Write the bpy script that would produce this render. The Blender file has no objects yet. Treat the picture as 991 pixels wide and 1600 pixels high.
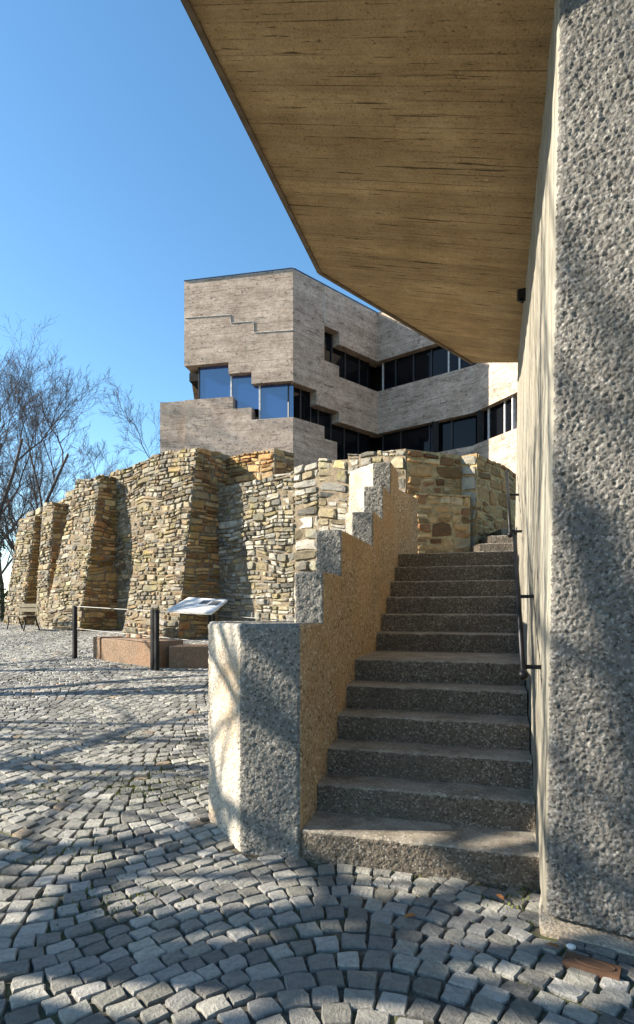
import bpy, bmesh, math, random
import numpy as np
from mathutils import Vector

SC = bpy.context.scene
COL = SC.collection
R = math.radians

# ------------------------------------------------------------------ camera
F, CX, HZ, EYE = 940.0, 495.5, 950.0, 1.5
cam = bpy.data.cameras.new('camera')
cam_o = bpy.data.objects.new('camera', cam)
COL.objects.link(cam_o)
cam.sensor_fit = 'HORIZONTAL'
cam.sensor_width = 36
cam.lens = F / 991 * 36
cam.shift_y = (HZ - 800) / 991
cam.clip_start = 0.05
cam.clip_end = 2000
cam_o.location = (0, 0, EYE)
cam_o.rotation_euler = (R(90), 0, 0)
SC.camera = cam_o

# ------------------------------------------------------------------ light
SA = R(16.2)                                   # heading of the staircase
U = np.array([math.sin(SA), math.cos(SA)])     # up the stairs
V = np.array([math.cos(SA), -math.sin(SA)])    # to the right of the stairs
EPS, ELEV = R(14.5), R(27)
sh = -V * math.cos(EPS) - U * math.sin(EPS)
SUN_DIR = Vector((sh[0] * math.cos(ELEV), sh[1] * math.cos(ELEV), math.sin(ELEV)))
world = bpy.data.worlds.new('World')
SC.world = world
world.use_nodes = True
wn = world.node_tree.nodes
sky = wn.new('ShaderNodeTexSky')
sky.sky_type = 'NISHITA'
sky.sun_disc = False
sky.sun_elevation = ELEV
sky.sun_rotation = math.atan2(SUN_DIR.x, SUN_DIR.y)
sky.altitude = 100
sky.air_density = 1.0
sky.dust_density = 0.3
sky.ozone_density = 2.5
hs = wn.new('ShaderNodeHueSaturation')
hs.inputs['Saturation'].default_value = 1.15
hs.inputs['Hue'].default_value = 0.492
world.node_tree.links.new(sky.outputs[0], hs.inputs['Color'])
world.node_tree.links.new(hs.outputs[0], wn['Background'].inputs[0])
wn['Background'].inputs[1].default_value = 0.092
sun = bpy.data.lights.new('sun', 'SUN')
sun.energy = 5.0
sun.angle = R(0.5)
sun.color = (1.0, 0.91, 0.77)
sun_o = bpy.data.objects.new('sun', sun)
COL.objects.link(sun_o)
sun_o.rotation_euler = SUN_DIR.to_track_quat('Z', 'Y').to_euler()
sun_o.location = (-20, 0, 20)
vs = SC.view_settings
vs.view_transform = 'Standard'
vs.look = 'None'
vs.exposure = 1.58
vs.gamma = 1
vs.use_curve_mapping = False
SC.cycles.max_bounces = 8
SC.cycles.diffuse_bounces = 5

# ------------------------------------------------------------------ numeric helpers
def ground_z(y):
    return float(np.interp(y, [3.4, 6, 9, 11, 14, 18, 24, 40], [0, .17, .385, .52, .68, .80, .92, 1.0]))

def ray(px, py, Y):
    return np.array([(px - CX) / F * Y, Y, EYE + (HZ - py) / F * Y])

def on_ground(px, py):
    lo, hi = 1.0, 60.0
    d = (py - HZ) / F
    for _ in range(60):
        m = (lo + hi) / 2
        if EYE - d * m > ground_z(m): lo = m
        else: hi = m
    return ray(px, py, lo)

OX = np.array([-0.097, 3.58])
def st(w, s):
    p = OX + V * w + U * s
    return np.array([p[0], p[1]])

def _h(ix, iy, iz, k):
    n = (ix.astype(np.int64) * 374761393 + iy.astype(np.int64) * 668265263 + iz.astype(np.int64) * 2147483647 + k * 1274126177) & 0xffffffff
    n = ((n ^ (n >> 13)) * 1274126177) & 0xffffffff
    n = ((n ^ (n >> 16)) * 2246822519) & 0xffffffff
    n = n ^ (n >> 15)
    return (n & 0xffffff) / float(0xffffff)

def vnoise(P, f, k=0):
    q = np.asarray(P) * f
    i = np.floor(q).astype(np.int64)
    t = q - i
    t = t * t * (3 - 2 * t)
    r = 0
    for dx in (0, 1):
        for dy in (0, 1):
            for dz in (0, 1):
                wgt = (t[..., 0] if dx else 1 - t[..., 0]) * (t[..., 1] if dy else 1 - t[..., 1]) * (t[..., 2] if dz else 1 - t[..., 2])
                r = r + wgt * _h(i[..., 0] + dx, i[..., 1] + dy, i[..., 2] + dz, k)
    return r * 2 - 1

def cell(P, f, k=0):
    q = np.asarray(P) * f
    i = np.floor(q).astype(np.int64)
    best = np.full(q.shape[:-1], 9.0)
    for dx in (-1, 0, 1):
        for dy in (-1, 0, 1):
            for dz in (-1, 0, 1):
                a, b, c = i[..., 0] + dx, i[..., 1] + dy, i[..., 2] + dz
                d = (a + _h(a, b, c, k) - q[..., 0]) ** 2 + (b + _h(a, b, c, k + 1) - q[..., 1]) ** 2 + (c + _h(a, b, c, k + 2) - q[..., 2]) ** 2
                best = np.minimum(best, d)
    return np.sqrt(best)

def hammered(P, amp):
    """bush-hammered concrete: pebbles, pits and broad unevenness"""
    c = cell(P, 68.0, 3)
    return amp * ((0.5 - c) * 1.9 + 0.8 * vnoise(P, 115, 5) + 0.45 * vnoise(P, 50, 7) + 0.5 * vnoise(P, 5, 9))

def smoothish(P, amp):
    return amp * (0.6 * vnoise(P, 7, 4) + 0.35 * vnoise(P, 30, 6))

# ------------------------------------------------------------------ objects
def thing(name, label, cat, loc=(0, 0, 0), group=None, kind=None):
    o = bpy.data.objects.new(name, None)
    COL.objects.link(o)
    o.location = tuple(float(c) for c in loc)
    tag(o, label, cat, group, kind)
    return o

def tag(o, label=None, cat=None, group=None, kind=None):
    if label: o['label'] = label
    if cat: o['category'] = cat
    if group: o['group'] = group
    if kind: o['kind'] = kind
    return o

def origin(o):
    x = np.zeros(3)
    while o is not None:
        x += np.array(o.location)
        o = o.parent
    return x

def mesh_obj(name, verts, faces, mats, parent=None, loc=None, smooth=False, mat_idx=None, tint=None):
    """verts in world space; origin at the parent's origin or at loc"""
    verts = np.asarray(verts, float).reshape(-1, 3)
    if parent is not None:
        base = origin(parent) + (np.array(loc) if loc is not None else 0)
    else:
        if loc is None:
            mn, mx = verts.min(0), verts.max(0)
            loc = ((mn[0] + mx[0]) / 2, (mn[1] + mx[1]) / 2, mn[2])
        base = np.array(loc, float)
    me = bpy.data.meshes.new(name)
    me.from_pydata((verts - base).tolist(), [], faces)
    if not isinstance(mats, (list, tuple)): mats = [mats]
    for m in mats: me.materials.append(m)
    if mat_idx is not None: me.polygons.foreach_set('material_index', np.asarray(mat_idx, np.int32))
    if smooth: me.polygons.foreach_set('use_smooth', [True] * len(me.polygons))
    if tint is not None:
        at = me.color_attributes.new('tint', 'FLOAT_COLOR', 'POINT')
        tt = np.asarray(tint, np.float32)
        if tt.ndim == 1: tt = np.tile(tt, (len(verts), 1))
        at.data.foreach_set('color', np.hstack([tt, np.ones((len(tt), 1), np.float32)]).ravel())
    me.update()
    o = bpy.data.objects.new(name, me)
    COL.objects.link(o)
    if parent is not None:
        o.parent = parent
        if loc is not None: o.location = tuple(loc)
    else:
        o.location = tuple(base)
    return o

def join(parts):
    vs_, fs_, n = [], [], 0
    for v, f in parts:
        v = np.asarray(v, float).reshape(-1, 3)
        vs_.append(v)
        fs_ += [tuple(i + n for i in q) for q in f]
        n += len(v)
    return np.vstack(vs_), fs_

BOXF = [(0, 3, 2, 1), (4, 5, 6, 7), (0, 1, 5, 4), (1, 2, 6, 5), (2, 3, 7, 6), (3, 0, 4, 7)]
def box8(p):                       # eight corners: bottom 4 ccw, top 4
    return np.asarray(p, float), list(BOXF)

def bar(a, b, wx, wz, up=(0, 0, 1)):
    a, b = np.asarray(a, float), np.asarray(b, float)
    d = (b - a) / np.linalg.norm(b - a)
    up = np.asarray(up, float)
    if abs(d @ up) > .95: up = np.array([0, 1.0, 0])
    s = np.cross(d, up); s /= np.linalg.norm(s)
    t = np.cross(s, d)
    pts = []
    for e in (a, b):
        for (i, j) in ((-1, -1), (1, -1), (1, 1), (-1, 1)):
            pts.append(e + s * i * wx / 2 + t * j * wz / 2)
    return np.array(pts), [(0, 1, 2, 3), (7, 6, 5, 4), (0, 4, 5, 1), (1, 5, 6, 2), (2, 6, 7, 3), (3, 7, 4, 0)]

def tube(path, radii, n=8, caps=True):
    path = [np.asarray(p, float) for p in path]
    V_, F_ = [], []
    for i, p in enumerate(path):
        a = path[max(i - 1, 0)]; b = path[min(i + 1, len(path) - 1)]
        d = (b - a) / (np.linalg.norm(b - a) + 1e-9)
        up = np.array([0, 0, 1.0]) if abs(d[2]) < .9 else np.array([1.0, 0, 0])
        s = np.cross(d, up); s /= np.linalg.norm(s)
        t = np.cross(s, d)
        r = radii[i] if hasattr(radii, '__len__') else radii
        for k in range(n):
            an = 2 * math.pi * k / n
            V_.append(p + r * (math.cos(an) * s + math.sin(an) * t))
    for i in range(len(path) - 1):
        for k in range(n):
            F_.append((i * n + k, i * n + (k + 1) % n, (i + 1) * n + (k + 1) % n, (i + 1) * n + k))
    if caps:
        F_.append(tuple(range(n))[::-1])
        F_.append(tuple((len(path) - 1) * n + k for k in range(n)))
    return np.array(V_), F_

def ball(c, r, n=12, m=8):
    V_, F_ = [], []
    for j in range(m + 1):
        th = math.pi * j / m
        for k in range(n):
            ph = 2 * math.pi * k / n
            V_.append((c[0] + r * math.sin(th) * math.cos(ph), c[1] + r * math.sin(th) * math.sin(ph), c[2] + r * math.cos(th)))
    for j in range(m):
        for k in range(n):
            F_.append((j * n + k, (j + 1) * n + k, (j + 1) * n + (k + 1) % n, j * n + (k + 1) % n))
    return np.array(V_), F_

def prism(poly, z0, z1):
    n = len(poly)
    zz0 = z0 if hasattr(z0, '__len__') else [z0] * n
    zz1 = z1 if hasattr(z1, '__len__') else [z1] * n
    a = sum(poly[i][0] * poly[(i + 1) % n][1] - poly[(i + 1) % n][0] * poly[i][1] for i in range(n))
    idx = list(range(n)) if a > 0 else list(range(n))[::-1]
    v = [(poly[i][0], poly[i][1], zz0[i]) for i in idx] + [(poly[i][0], poly[i][1], zz1[i]) for i in idx]
    f = [tuple(range(n))[::-1], tuple(range(n, 2 * n))]
    f += [(i, (i + 1) % n, n + (i + 1) % n, n + i) for i in range(n)]
    return np.array(v, float), f

def rough_prism(poly, z0, z1, res, disp, rc=0.015, rt=0.015, shear=None, zres=None, mats=None):
    """prism with rounded edges and a really displaced surface; res/disp/mats per edge i (poly[i] -> poly[i+1])"""
    poly = [np.asarray(p, float) for p in poly]
    n = len(poly)
    a = sum(poly[i][0] * poly[(i + 1) % n][1] - poly[(i + 1) % n][0] * poly[i][1] for i in range(n))
    res = list(res) if hasattr(res, '__len__') else [res] * n
    disp = list(disp) if hasattr(disp, '__len__') else [disp] * n
    mats = list(mats) if mats is not None else [0] * n
    if a < 0:
        poly = poly[::-1]
        rot = lambda L: [L[n - 2 - i] for i in range(n - 1)] + [L[n - 1]]
        res, disp, mats = rot(res), rot(disp), rot(mats)
    P, N, E = [], [], []
    en = []
    for i in range(n):
        d = poly[(i + 1) % n] - poly[i]
        d /= np.linalg.norm(d)
        en.append(np.array([d[1], -d[0]]))
    for i in range(n):
        p, q = poly[i], poly[(i + 1) % n]
        L = np.linalg.norm(q - p)
        d = (q - p) / L
        r = min(rc, L * .3)
        dp = (poly[i] - poly[i - 1]); dp /= np.linalg.norm(dp)
        for t in (0.0, .25, .5, .75):                       # rounded corner at p
            b = (1 - t) ** 2 * (p - dp * r) + 2 * t * (1 - t) * p + t * t * (p + d * r)
            nn = en[i - 1] * (1 - t) + en[i] * t
            P.append(b); N.append(nn / np.linalg.norm(nn)); E.append(i - 1 if t < .5 else i)
        m = max(1, int((L - 2 * r) / res[i]))
        for j in range(m):
            P.append(p + d * (r + (L - 2 * r) * j / m)); N.append(en[i]); E.append(i)
    P, N, E = np.array(P), np.array(N), np.array(E) % n
    zr = zres or min(res)
    nz = max(2, int((z1 - rt - z0) / zr))
    levels = [(z, 0.0, 1.0) for z in np.linspace(z0, z1 - rt, nz + 1)]
    for th in (30, 60, 90):
        levels.append((z1 - rt + rt * math.sin(R(th)), rt * (1 - math.cos(R(th))), math.cos(R(th))))
    m = len(P)
    G = np.zeros((len(levels), m, 3))
    NN = np.zeros_like(G)
    for k, (z, ins, c) in enumerate(levels):
        G[k, :, :2] = P - N * ins
        G[k, :, 2] = z
        NN[k, :, :2] = N * c
        NN[k, :, 2] = math.sqrt(max(0, 1 - c * c))
    if shear is not None:
        G[..., :2] += (G[..., 2:3] - z0) * np.asarray(shear)
    for i in range(n):
        sel = E == i
        if disp[i] is not None and sel.any():
            G[:, sel] += NN[:, sel] * disp[i](G[:, sel])[..., None]
    faces, mi = [], []
    for k in range(len(levels) - 1):
        for j in range(m):
            j2 = (j + 1) % m
            faces.append((k * m + j, k * m + j2, (k + 1) * m + j2, (k + 1) * m + j))
            mi.append(mats[E[j]])
    faces.append(tuple((len(levels) - 1) * m + j for j in range(m))); mi.append(mats[0])
    faces.append(tuple(range(m))[::-1]); mi.append(mats[0])
    return G.reshape(-1, 3), faces, mi

def in_poly(x, y, poly):
    c = False
    n = len(poly)
    for i in range(n):
        x1, y1 = poly[i][0], poly[i][1]
        x2, y2 = poly[(i + 1) % n][0], poly[(i + 1) % n][1]
        if (y1 > y) != (y2 > y) and x < (x2 - x1) * (y - y1) / (y2 - y1) + x1: c = not c
    return c

# ------------------------------------------------------------------ materials
class Mat:
    def __init__(self, name, rough=.9):
        self.m = bpy.data.materials.new(name)
        self.m.use_nodes = True
        self.t = self.m.node_tree
        self.n = self.t.nodes
        self.b = self.n['Principled BSDF']
        self.b.inputs['Roughness'].default_value = rough
        self.b.inputs['Specular IOR Level'].default_value = .3
        self.co = self.n.new('ShaderNodeTexCoord').outputs['Object']
    def l(self, a, b): self.t.links.new(a, b)
    def mapping(self, scale=(1, 1, 1), rot=(0, 0, 0), src=None):
        k = self.n.new('ShaderNodeMapping')
        k.inputs['Scale'].default_value = scale
        k.inputs['Rotation'].default_value = rot
        self.l(src or self.co, k.inputs[0])
        return k.outputs[0]
    def noise(self, scale, detail=4, rough=.6, src=None):
        k = self.n.new('ShaderNodeTexNoise')
        k.inputs['Scale'].default_value = scale
        k.inputs['Detail'].default_value = detail
        k.inputs['Roughness'].default_value = rough
        self.l(src or self.co, k.inputs[0])
        return k.outputs[0]
    def voronoi(self, scale, out='Color', src=None, feature='F1'):
        k = self.n.new('ShaderNodeTexVoronoi')
        k.feature = feature
        k.inputs['Scale'].default_value = scale
        self.l(src or self.co, k.inputs['Vector'])
        return k.outputs[out]
    def ramp(self, src, stops, interp='LINEAR'):
        k = self.n.new('ShaderNodeValToRGB')
        k.color_ramp.interpolation = interp
        el = k.color_ramp.elements
        while len(el) < len(stops): el.new(.5)
        for e, (p, c) in zip(el, stops):
            e.position = p
            e.color = (c, c, c, 1) if not hasattr(c, '__len__') else (*c, 1)
        self.l(src, k.inputs[0])
        return k.outputs[0]
    def mix(self, a, b, fac=.5, mode='MIX'):
        k = self.n.new('ShaderNodeMix')
        k.data_type = 'RGBA'
        k.blend_type = mode
        for v, i in ((fac, 0), (a, 6), (b, 7)):
            if hasattr(v, 'links'): self.l(v, k.inputs[i])
            elif i == 0: k.inputs[0].default_value = v
            else: k.inputs[i].default_value = (*v, 1) if hasattr(v, '__len__') else (v, v, v, 1)
        return k.outputs[2]
    def attr(self, name):
        k = self.n.new('ShaderNodeAttribute')
        k.attribute_name = name
        return k.outputs['Color']
    def sep(self, axis, src=None):
        k = self.n.new('ShaderNodeSeparateXYZ')
        self.l(src or self.co, k.inputs[0])
        return k.outputs[axis]
    def bump(self, src, strength=.5, dist=.01, prev=None):
        k = self.n.new('ShaderNodeBump')
        k.inputs['Strength'].default_value = strength
        k.inputs['Distance'].default_value = dist
        self.l(src, k.inputs['Height'])
        if prev: self.l(prev, k.inputs['Normal'])
        return k.outputs[0]
    def out(self, col, normal=None):
        if hasattr(col, 'links'): self.l(col, self.b.inputs['Base Color'])
        else: self.b.inputs['Base Color'].default_value = (*col, 1)
        if normal: self.l(normal, self.b.inputs['Normal'])
        return self.m

def plain(name, col, rough=.6, metal=0.0):
    k = Mat(name, rough)
    k.b.inputs['Metallic'].default_value = metal
    v = k.mix(col, tuple(c * .6 for c in col), k.ramp(k.noise(9, 5), [(.4, 0), (.7, 1)]))
    return k.out(v, k.bump(k.noise(60, 3), .15, .003))

def hammered_mat(name, base, dark, light, stain=None, pebble=55):
    """washed aggregate concrete: pebbles of different stones in a cement ground"""
    k = Mat(name, .92)
    g = k.ramp(k.noise(pebble * .8, 6, .75), [(.28, dark), (.45, base), (.56, base), (.72, light)])
    peb = k.sep(0, k.voronoi(pebble * 1.5))
    g = k.mix(g, light, k.ramp(peb, [(.86, 0), (.9, .7)]))
    g = k.mix(g, dark, k.ramp(peb, [(.1, .7), (.14, 0)]))
    g = k.mix(g, k.ramp(k.noise(1.6, 6), [(.3, .7), (.7, 1.0)]), .8, 'MULTIPLY')
    if stain:
        g = k.mix(g, stain, k.ramp(k.noise(1.9, 6, .7), [(.45, 0), (.72, .8)]))
    h = k.mix(k.noise(pebble * 1.3, 4, .7), k.voronoi(pebble * 1.1, 'Distance'), .4)
    return k.out(g, k.bump(h, 1.0, .012))

M = {}
M['hammered'] = hammered_mat('hammered_concrete', (.16, .15, .134), (.04, .037, .032), (.33, .315, .285))
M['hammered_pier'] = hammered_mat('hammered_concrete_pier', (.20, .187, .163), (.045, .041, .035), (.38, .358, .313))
M['pier_lit'] = hammered_mat('sunlit_chamfer_concrete', (.46, .42, .35), (.2, .18, .15), (.62, .58, .5), stain=(.42, .27, .13))  # paler copy of the pier concrete: sunlight on the chamfers put into the colour
M['aggregate_bounce'] = hammered_mat('bounce_warmed_aggregate', (.38, .26, .145), (.07, .045, .024), (.64, .52, .37), stain=(.40, .24, .105), pebble=40)  # warm bounce light on the inner faces put into base and stain colours
M['step'] = hammered_mat('step_concrete', (.155, .125, .092), (.03, .024, .018), (.40, .345, .275), stain=(.08, .064, .047), pebble=62)
M['bench_concrete'] = hammered_mat('bench_concrete', (.27, .185, .12), (.11, .07, .045), (.38, .29, .21), stain=(.25, .13, .07))

M['footing'] = hammered_mat('footing_concrete', (.36, .325, .265), (.16, .14, .11), (.48, .44, .37), stain=(.27, .19, .11))
def tread_mat():
    k = Mat('worn_tread', .85)
    g = k.ramp(k.noise(5, 8, .7), [(.28, (.11, .09, .066)), (.5, (.25, .215, .165)), (.7, (.35, .31, .25))])
    g = k.mix(g, (.05, .045, .04), k.ramp(k.noise(45, 5, .7), [(.58, 0), (.66, .8)]))
    g = k.mix(g, (.42, .38, .32), k.ramp(k.sep(0, k.voronoi(75)), [(.9, 0), (.93, .6)]))
    return k.out(g, k.bump(k.noise(70, 5, .7), .9, .008))
M['tread'] = tread_mat()

def streaked_wall():
    k = Mat('streaked_concrete', .85)
    wv = k.mapping((9, 9, .35))
    s = k.noise(1.0, 6, .65, wv)
    g = k.ramp(s, [(.25, (.12, .105, .075)), (.42, (.20, .18, .14)), (.6, (.26, .245, .20)), (.8, (.31, .295, .25))])
    lines = k.noise(1.0, 3, .7, k.mapping((26, 26, .5)))
    g = k.mix(g, (.055, .048, .033), k.ramp(lines, [(.54, 0), (.64, .85)]))
    return k.out(g, k.bump(s, .5, .012, k.bump(k.noise(80, 3), .3, .004)))
M['streaked'] = streaked_wall()

def board_mat(name, cols, rot, pits=.7, lines=.9, vertical=True, dash=60.0, grain_amt=.55, board=9.0, thr=.63, grain=(3.2, 34), fs=70, ps=38, planks=9.0, pthr=.64):
    """board-marked concrete: cement cloudiness, faint board grain, broken dark joints, blowholes"""
    k = Mat(name, .9)
    src = k.mapping((1, 1, 1), rot)
    ax = (lambda a, b: (a, a, b)) if vertical else (lambda a, b: (a, b, a))
    cloud = k.noise(2.3, 8, .65)
    g = k.ramp(cloud, [(.28, cols[0]), (.5, cols[1]), (.74, cols[2])])
    grain = k.noise(1, 5, .75, k.mapping(ax(*grain), (0, 0, 0), src))
    g = k.mix(g, k.ramp(grain, [(.3, .62), (.55, 1.0), (.8, 1.2)]), grain_amt, 'MULTIPLY')
    bd = k.noise(1, 1, .4, k.mapping(ax(.5, board), (0, 0, 0), src))
    g = k.mix(g, k.ramp(bd, [(.35, .78), (.65, 1.1)]), .75, 'MULTIPLY')
    d1 = k.ramp(k.noise(1, 4, .65, k.mapping(ax(2.4, dash), (0, 0, 0), src)), [(thr, 0), (thr + .04, lines)])
    d2 = k.ramp(k.noise(1, 3, .6, k.mapping(ax(.8, dash * .8), (0, 0, 0), src)), [(thr + .05, 0), (thr + .07, lines)])
    # straight plank joints, broken up
    mm = k.n.new('ShaderNodeMath'); mm.operation = 'MULTIPLY'; mm.inputs[1].default_value = planks
    k.l(k.sep(2 if vertical else 1, src), mm.inputs[0])
    fr = k.n.new('ShaderNodeMath'); fr.operation = 'FRACT'; k.l(mm.outputs[0], fr.inputs[0])
    pj = k.ramp(fr.outputs[0], [(.0, 1), (.05, 1), (.09, 0)])
    pj = k.mix(pj, k.ramp(k.noise(1, 4, .6, k.mapping(ax(1.3, planks * .7), (0, 0, 0), src)), [(.45, 0), (.6, .85)]), 1.0, 'MULTIPLY')
    g = k.mix(g, tuple(c * .3 for c in cols[0]), pj)
    dark = tuple(c * .16 for c in cols[0])
    g = k.mix(k.mix(g, dark, d1), dark, d2)
    fine = k.noise(fs, 5, .7)
    g = k.mix(g, k.ramp(fine, [(.3, .6), (.55, 1.0), (.75, 1.25)]), .75, 'MULTIPLY')
    pit = k.ramp(k.noise(ps, 4, .7), [(pthr, 0), (pthr + .05, pits)])
    g = k.mix(g, tuple(c * .22 for c in cols[0]), pit)
    g = k.mix(g, tuple(min(1, c * 1.5) for c in cols[2]), k.ramp(k.voronoi(2.6, 'Distance'), [(.02, .55), (.045, 0)]))
    h = k.mix(k.mix(grain, fine, .6), bd, .3)
    nb = k.bump(pj, -.8, .015, k.bump(d1, -.8, .015, k.bump(pit, -.7, .012)))
    return k.out(g, k.bump(h, .9, .02, nb))
M['soffit'] = board_mat('soffit_boards', [(.36, .245, .125), (.49, .345, .185), (.58, .43, .25)], (0, 0, SA), vertical=False, dash=38, board=7, thr=.62, pthr=.6, ps=46)  # golden tan: warm bounce light on the underside put into the colour
M['facade'] = board_mat('facade_boards', [(.37, .275, .205), (.51, .40, .315), (.60, .49, .395)], (0, 0, 0), dash=11, board=3.2, pits=.75, lines=.55, grain_amt=.85, thr=.605, grain=(4.5, 13), fs=14, ps=8, planks=4.5, pthr=.6)
M['fascia'] = plain('soffit_edge', (.17, .13, .09), .9)

def stone_mat(name, lichen=0.0):
    k = Mat(name, .93)
    g = k.mix(k.attr('tint'), k.ramp(k.noise(7, 6, .7), [(.25, .38), (.5, .85), (.75, 1.15)]), .9, 'MULTIPLY')
    g = k.mix(g, (.055, .05, .042), k.ramp(k.noise(15, 5, .7), [(.6, 0), (.74, .75)]))
    if lichen:
        g = k.mix(g, (.30, .25, .055), k.ramp(k.noise(1.7, 8, .75), [(.5, 0), (.64, lichen)]))
        g = k.mix(g, (.06, .052, .04), k.ramp(k.noise(1.1, 8, .75), [(.54, 0), (.68, .75)]))
    return k.out(g, k.bump(k.noise(28, 6, .7), .9, .03))
M['stone'] = stone_mat('rubble_stone', .45)
M['stone_warm'] = stone_mat('golden_stone')

def mortar_mat(name, c):
    k = Mat(name, .95)
    g = k.ramp(k.noise(9, 7, .7), [(.3, tuple(x * .35 for x in c)), (.6, c)])
    return k.out(g, k.bump(k.noise(35, 5), .9, .03))
M['mortar'] = mortar_mat('old_mortar', (.25, .20, .135))
M['mortar_warm'] = mortar_mat('golden_mortar', (.50, .34, .16))

def sett_mat():
    k = Mat('basalt_sett', .72)
    k.b.inputs['Specular IOR Level'].default_value = .45
    g = k.mix(k.attr('tint'), k.ramp(k.noise(26, 6, .7), [(.25, .5), (.5, .95), (.8, 1.35)]), .9, 'MULTIPLY')
    g = k.mix(g, (.03, .03, .033), k.ramp(k.noise(14, 4), [(.62, 0), (.7, .7)]))
    return k.out(g, k.bump(k.noise(45, 7, .7), 1.0, .02))
M['sett'] = sett_mat()

def bed_mat():
    k = Mat('joint_sand', .97)
    g = k.ramp(k.noise(30, 5), [(.3, (.03, .028, .024)), (.6, (.10, .09, .07)), (.8, (.2, .17, .13))])
    g = k.mix(g, (.09, .105, .025), k.ramp(k.noise(1.3, 6, .7), [(.5, 0), (.62, .75)]))
    return k.out(g, k.bump(k.noise(140, 4), .8, .008))
M['bed'] = bed_mat()
M['soil'] = plain('garden_soil', (.12, .11, .07), .95)
M['iron'] = plain('black_iron', (.02, .02, .022), .45, .6)
M['steel'] = plain('bright_rail', (.16, .16, .155), .5, .3)
M['rust'] = plain('rusty_iron', (.14, .075, .042), .9)
M['white_panel'] = plain('white_panel', (.72, .70, .66), .75)
M['photo_grey'] = plain('printed_photo', (.12, .11, .10), .4)
M['print_text'] = plain('printed_text', (.45, .45, .46), .4)
M['wood'] = plain('weathered_wood', (.13, .11, .07), .85)
M['pale_metal'] = plain('pale_frame', (.6, .6, .6), .5)
M['dark_frame'] = plain('dark_frame', (.035, .035, .04), .5)
M['cable'] = plain('pale_cable', (.62, .6, .57), .6)
M['leaf'] = plain('dead_leaf', (.32, .13, .04), .9)
M['pebble'] = plain('white_pebble', (.6, .58, .55), .8)
def bark():
    k = Mat('bark', .95)
    g = k.ramp(k.noise(6, 6), [(.3, (.045, .038, .034)), (.7, (.15, .13, .12))])
    return k.out(g, k.bump(k.noise(20, 5), .6, .02))
M['bark'] = bark()
M['twig'] = plain('twig', (.11, .09, .082), .9)
M['ivy'] = plain('ivy_leaf', (.05, .075, .025), .7)
M['moss'] = plain('moss_green', (.13, .15, .03), .95)
def glass(name, col, rough, ior):
    k = Mat(name, rough)
    k.b.inputs['IOR'].default_value = ior
    k.b.inputs['Specular IOR Level'].default_value = .5
    k.b.inputs['Base Color'].default_value = (*col, 1)
    return k.m
M['glass'] = glass('dark_glass', (.005, .006, .008), .03, 1.25)
M['mirror_glass'] = glass('mirror_glass', (.012, .045, .17), .02, 2.5)  # blue of the reflected sky partly put into the base colour
M['void'] = plain('dark_room', (.025, .024, .024), .9)

# ================================================================== the setting: ground and paving
def sheet(name, x0, x1, y0, y1, nx, ny, dz, mat, amp=0.0):
    xs, ys = np.linspace(x0, x1, nx), np.linspace(y0, y1, ny)
    v = []
    for y in ys:
        for x in xs: v.append((x, y, ground_z(y) + dz))
    v = np.array(v)
    if amp: v[:, 2] += amp * vnoise(v, 6, 2)
    f = [(j * nx + i, j * nx + i + 1, (j + 1) * nx + i + 1, (j + 1) * nx + i) for j in range(ny - 1) for i in range(nx - 1)]
    return mesh_obj(name, v, f, mat, loc=(0, 0, 0), smooth=True)
gy = [-300, -40, -5, 3.4, 6, 9, 11, 14, 18, 24, 40, 90, 400]
gv = [(x, y, ground_z(y) - .09) for y in gy for x in (-400, -30, 30, 400)]
gf = [(j * 4 + i, j * 4 + i + 1, j * 4 + i + 5, j * 4 + i + 4) for j in range(len(gy) - 1) for i in range(3)]
tag(mesh_obj('ground', gv, gf, M['soil'], loc=(0, 0, 0)), 'bare earth around the paved forecourt', 'ground', kind='structure')
pave = tag(sheet('cobbled_pavement', -16, 3.2, -1.5, 26, 100, 140, -.02, M['bed'], .004), 'grey cobbled forecourt laid in waves', 'pavement', kind='structure')

# plan of the concrete and stone that stands on the paving
CH = np.array([math.sin(R(-29.6)), math.cos(R(-29.6))])       # heading of the 45 degree chamfers
PIER = [st(0, 0), st(-.395, 0), st(-.395, 0) + CH * .575, st(-.395, 0) + CH * .575 + U * .35, st(0, 1.05)]
PC = st(1.336, -.343)                                          # near corner of the big pillar
PFD = np.array([.843, -.537])
FOOT = [PC + U * .3 - V * .0, PC - V * .02 - PFD * .01, PC + np.array([-.537, -.843]) * .10, PC + PFD * 2.2 + np.array([-.537, -.843]) * .10, PC + PFD * 2.2]
STAIR_ZONE = [st(-.62, .45), st(-.40, .0), st(0, -.0), st(1.34, .0), st(1.34, -.36), PC + PFD * 4, st(6, 6), st(3, 14), st(-.3, 6.0)]
WR0 = np.array([1.77, 12.0]); WD = np.array([-.754, .657]); WN = np.array([-.657, -.754])   # castle wall line, its heading to the left, its outward normal

def sett_rows():
    rng = random.Random(11)
    out = []
    lam, A, pitch = 3.35, .46, .126
    y0 = 1.2
    for k in range(0, 205):
        x = -13.5
        while x < 2.6:
            ln = rng.uniform(.098, .138)
            s0 = -A * 2 * math.pi / lam * math.sin(2 * math.pi * (x + .03 - .12) / lam)
            xm = x + ln / 2 / math.sqrt(1 + s0 * s0)
            ph = 2 * math.pi * (xm - .12) / lam
            fade = 1.0 if True else 0
            y = y0 + k * pitch + A * (math.cos(ph) - 1) + .02 * math.sin(xm * 7 + k)
            slope = -A * 2 * math.pi / lam * math.sin(ph)
            c = 1 / math.sqrt(1 + slope * slope)
            out.append((xm, y + rng.uniform(-.004, .004), math.atan(slope) + rng.uniform(-.045, .045), ln, pitch * (c * .92 + .08)))
            x += ln * c
    return out

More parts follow.
